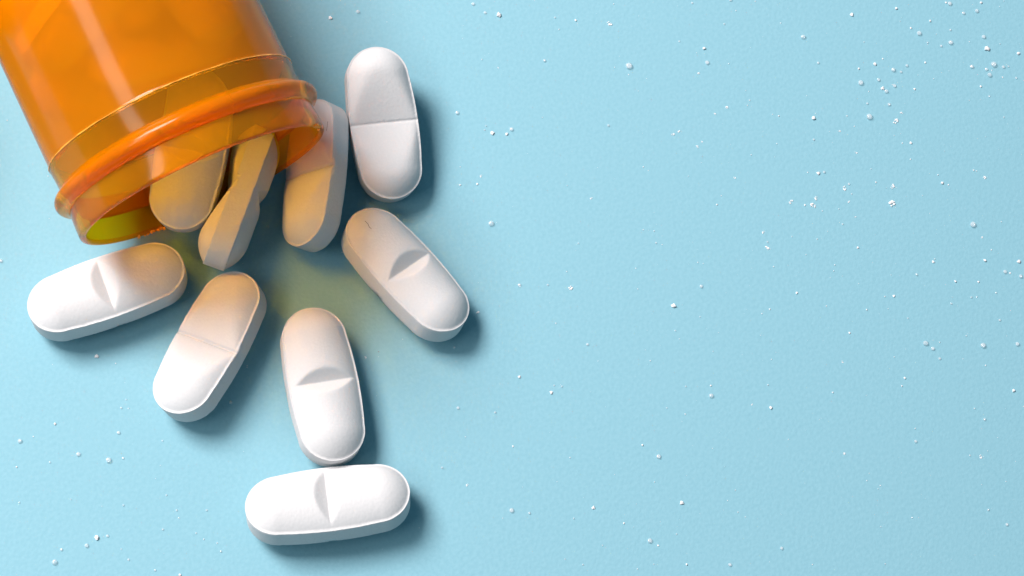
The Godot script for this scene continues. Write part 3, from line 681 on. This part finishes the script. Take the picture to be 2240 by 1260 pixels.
func tablet_mesh(seed_value: int, fine: bool) -> ArrayMesh:
	var n := FastNoiseLite.new()
	n.seed = seed_value
	n.frequency = 1.0
	n.fractal_octaves = 3
	var rim := outline(fine)
	var count := rim.size()
	var ts := [0.0]
	var steps := 20 if fine else 8
	for k in steps:
		ts.append(0.955 * (k + 1) / steps)
	ts.append_array([0.967, 0.98, 0.992, 1.0])
	var rows := []   # each (t, side, band share)
	for t in ts:
		rows.append([t, 1.0, 0.0])
	for k in 5:
		rows.append([1.0, 0.0, lerpf(0.9, -0.9, k / 4.0)])
	for k in ts.size():
		rows.append([ts[ts.size() - 1 - k], -1.0, 0.0])
	var st := SurfaceTool.new()
	st.begin(Mesh.PRIMITIVE_TRIANGLES)
	st.set_smooth_group(0)
	for row in rows:
		for p in rim:
			var t: float = row[0]
			var spine := Vector2(clampf(p.x, -CAP, CAP), 0)
			var q := spine.lerp(p, t)
			var y := 0.0
			if row[1] == 0.0:
				y = row[2] * (BAND * 0.5 - 0.04)
				q += (p - spine).normalized() * (0.015 + 0.03 * n.get_noise_3d(p.x * 2.2, p.y * 2.2, y * 3.0))
				for face in [1.0, -1.0]:   # the cut of the whole-width score runs out through the band's edge
					if face > 0.0:
						y = minf(y, BAND * 0.5 + face_height(q.x, 1.0, true) - 0.02)
			else:
				var whole: bool = row[1] > 0.0
				var h := face_height(q.x, t, whole)
				if t > 0.96 and t < 0.999:
					h += 0.005 + 0.06 * maxf(0.0, n.get_noise_3d(p.x * 1.7, p.y * 1.7, row[1] * 5.0 + 9.0)) + 0.03 * n.get_noise_2d(p.x * 7.0, p.y * 7.0)
				elif t >= 0.999:
					h += -0.02 + 0.05 * n.get_noise_3d(p.x * 2.0, p.y * 2.0, row[1] * 7.0)
				if whole and absf(q.x) < 0.35:
					h += -score_depth * exp(-q.x * q.x / 0.02) + 0.03 * n.get_noise_2d(q.y * 3.0, q.x * 9.0)
				y = row[1] * (BAND * 0.5 + h)
			st.add_vertex(Vector3(q.x, y, q.y) * MM * SIZE)
	for r in rows.size() - 1:
		for k in count:
			var j := (k + 1) % count
			var i0 := r * count + k
			var i1 := r * count + j
			var i2 := (r + 1) * count + j
			var i3 := (r + 1) * count + k
			for i in [i0, i1, i2, i0, i2, i3]:
				st.add_index(i)
	st.generate_normals()
	return st.commit()


# x, z: where its middle lies on the paper (mm); yaw: long axis, degrees from +x towards +z; roll about that axis, pitch raises the far end; height of the middle, or -1 to rest on the paper
func tablet(x: float, z: float, yaw: float, roll: float, pitch: float, height: float, whole_up: bool, shape: int, called: String, label: String, group: String) -> void:
	var o := MeshInstance3D.new()
	o.mesh = tablet_plain if shape < 0 else tablet_fine[shape]
	o.material_override = chalk
	var b := Basis(Vector3.UP, deg_to_rad(-yaw)) * Basis(Vector3.BACK, deg_to_rad(pitch)) * Basis(Vector3.RIGHT, deg_to_rad(roll + (0.0 if whole_up else 180.0)))
	if height < 0.0:
		var low := 0.0
		for v: Vector3 in o.mesh.surface_get_arrays(0)[Mesh.ARRAY_VERTEX]:
			low = minf(low, (b * v).y)
		height = -low / MM + 0.01
	o.transform = Transform3D(b, Vector3(x, height, z) * MM)
	described(o, called, label, "tablet", group)


func tablet_in_vial(middle: Vector3, length_way: Vector3, up_way: Vector3, called: String, label: String) -> void:
	var o := MeshInstance3D.new()
	o.mesh = tablet_plain
	o.material_override = chalk
	var x := length_way.normalized()
	var z := x.cross(up_way).normalized()
	o.transform = Transform3D(Basis(x, z.cross(x), z), middle * MM)
	described(o, called, label, "tablet", "tablets inside the vial")


# ---------------------------------------------------------------- grains

func grain_mesh(kind: int, seed_value: int) -> ArrayMesh:
	var rng := RandomNumberGenerator.new()
	rng.seed = seed_value
	var st := SurfaceTool.new()
	st.begin(Mesh.PRIMITIVE_TRIANGLES)
	if kind == CLEAR:
		add_lump(st, Vector3(0, 0.3, 0), 0.5, rng, rng.randf_range(0.55, 0.75), 0.12, 6, 10, 0.7)
	elif kind == WHITE:
		add_lump(st, Vector3(0, 0.22, 0), 0.45, rng, rng.randf_range(0.5, 0.65), 0.34, 4, 7, 0.2)
		add_lump(st, Vector3(rng.randf_range(0.1, 0.3), 0.14, rng.randf_range(-0.2, 0.2)), 0.32, rng, 0.6, 0.35, 4, 6, 0.2)
	else:
		for k in 11:
			var a := rng.randf() * TAU
			var r := 0.45 * sqrt(rng.randf())
			add_lump(st, Vector3(r * cos(a), 0.06, r * sin(a) * 0.8), rng.randf_range(0.07, 0.19), rng, 0.6, 0.3, 3, 6)
	return st.commit()


func grain(x: float, z: float, size: float, kind: int, label: String, group := "") -> void:
	var o := MeshInstance3D.new()
	o.mesh = grain_meshes[kind][grain_count % 5]
	o.material_override = crystal if kind == CLEAR else grain_white
	o.transform = Transform3D(Basis(Vector3.UP, grain_count * 2.4).scaled(Vector3.ONE * size * MM), Vector3(x, 0.0, z) * MM)
	var what: String = ["crystal_grain", "white_grain", "powder_flake"][kind]
	described(o, what, label, ["crystal", "grain", "powder"][kind], group)
	grain_count += 1


func dust() -> void:
	var rng := RandomNumberGenerator.new()
	rng.seed = 77
	var st := SurfaceTool.new()
	st.begin(Mesh.PRIMITIVE_TRIANGLES)
	add_lump(st, Vector3(0, 0.3, 0), 0.5, rng, 0.8, 0.2, 3, 6)
	var specks := MultiMesh.new()
	specks.transform_format = MultiMesh.TRANSFORM_3D
	specks.mesh = st.commit()
	specks.instance_count = 600
	for k in 600:
		var x := rng.randf_range(-62, 62)
		if rng.randf() < 0.4:
			x = rng.randf_range(15, 62)
		var size := 0.04 + 0.1 * pow(rng.randf(), 3.0)
		specks.set_instance_transform(k, Transform3D(Basis(Vector3.UP, rng.randf() * TAU).scaled(Vector3.ONE * size * MM), Vector3(x, 0, rng.randf_range(-42, 40)) * MM))
	var o := MultiMeshInstance3D.new()
	o.multimesh = specks
	o.material_override = grain_white
	o.set_meta("kind", "stuff")
	described(o, "powder_dust", "fine white powder dust scattered all over the blue paper", "dust")


func hair(points: Array, radius: float, called: String, label: String) -> void:
	var st := SurfaceTool.new()
	st.begin(Mesh.PRIMITIVE_TRIANGLES)
	st.set_smooth_group(0)
	var c := Curve3D.new()
	for p: Vector3 in points:
		c.add_point(p * MM)
	c.bake_interval = 0.0001
	var n := 16
	for k in n + 1:
		var along := c.get_baked_length() * k / n
		var p := c.sample_baked(along)
		var d := (c.sample_baked(minf(along + 0.00005, c.get_baked_length())) - c.sample_baked(maxf(along - 0.00005, 0.0))).normalized()
		var s := d.cross(Vector3.UP).normalized()
		var u := s.cross(d)
		for j in 6:
			st.add_vertex(p + (s * cos(TAU * j / 6) + u * sin(TAU * j / 6)) * radius * MM * (1.0 if k > 0 and k < n else 0.4))
	for k in n:
		for j in 6:
			var i := (j + 1) % 6
			for q in [k * 6 + j, k * 6 + i, k * 6 + 6 + i, k * 6 + j, k * 6 + 6 + i, k * 6 + 6 + j]:
				st.add_index(q)
	st.generate_normals()
	var o := MeshInstance3D.new()
	o.mesh = st.commit()
	o.material_override = hair_dark
	described(o, called, label, "hair")


func hairs() -> void:
	hair([Vector3(-16.93, 6.00, -5.51), Vector3(-16.57, 6.00, -5.14), Vector3(-16.41, 5.90, -4.80), Vector3(-16.15, 5.90, -4.59)], 0.025, "lint_hair", "short dark hair lying on the tablet that slants down to the right")
	hair([Vector3(-21.35, 8.00, -16.63), Vector3(-21.39, 8.00, -16.07), Vector3(-21.47, 8.20, -15.31)], 0.020, "lint_hair_001", "fine short hair beside the vial's rim on the tilted tablet")
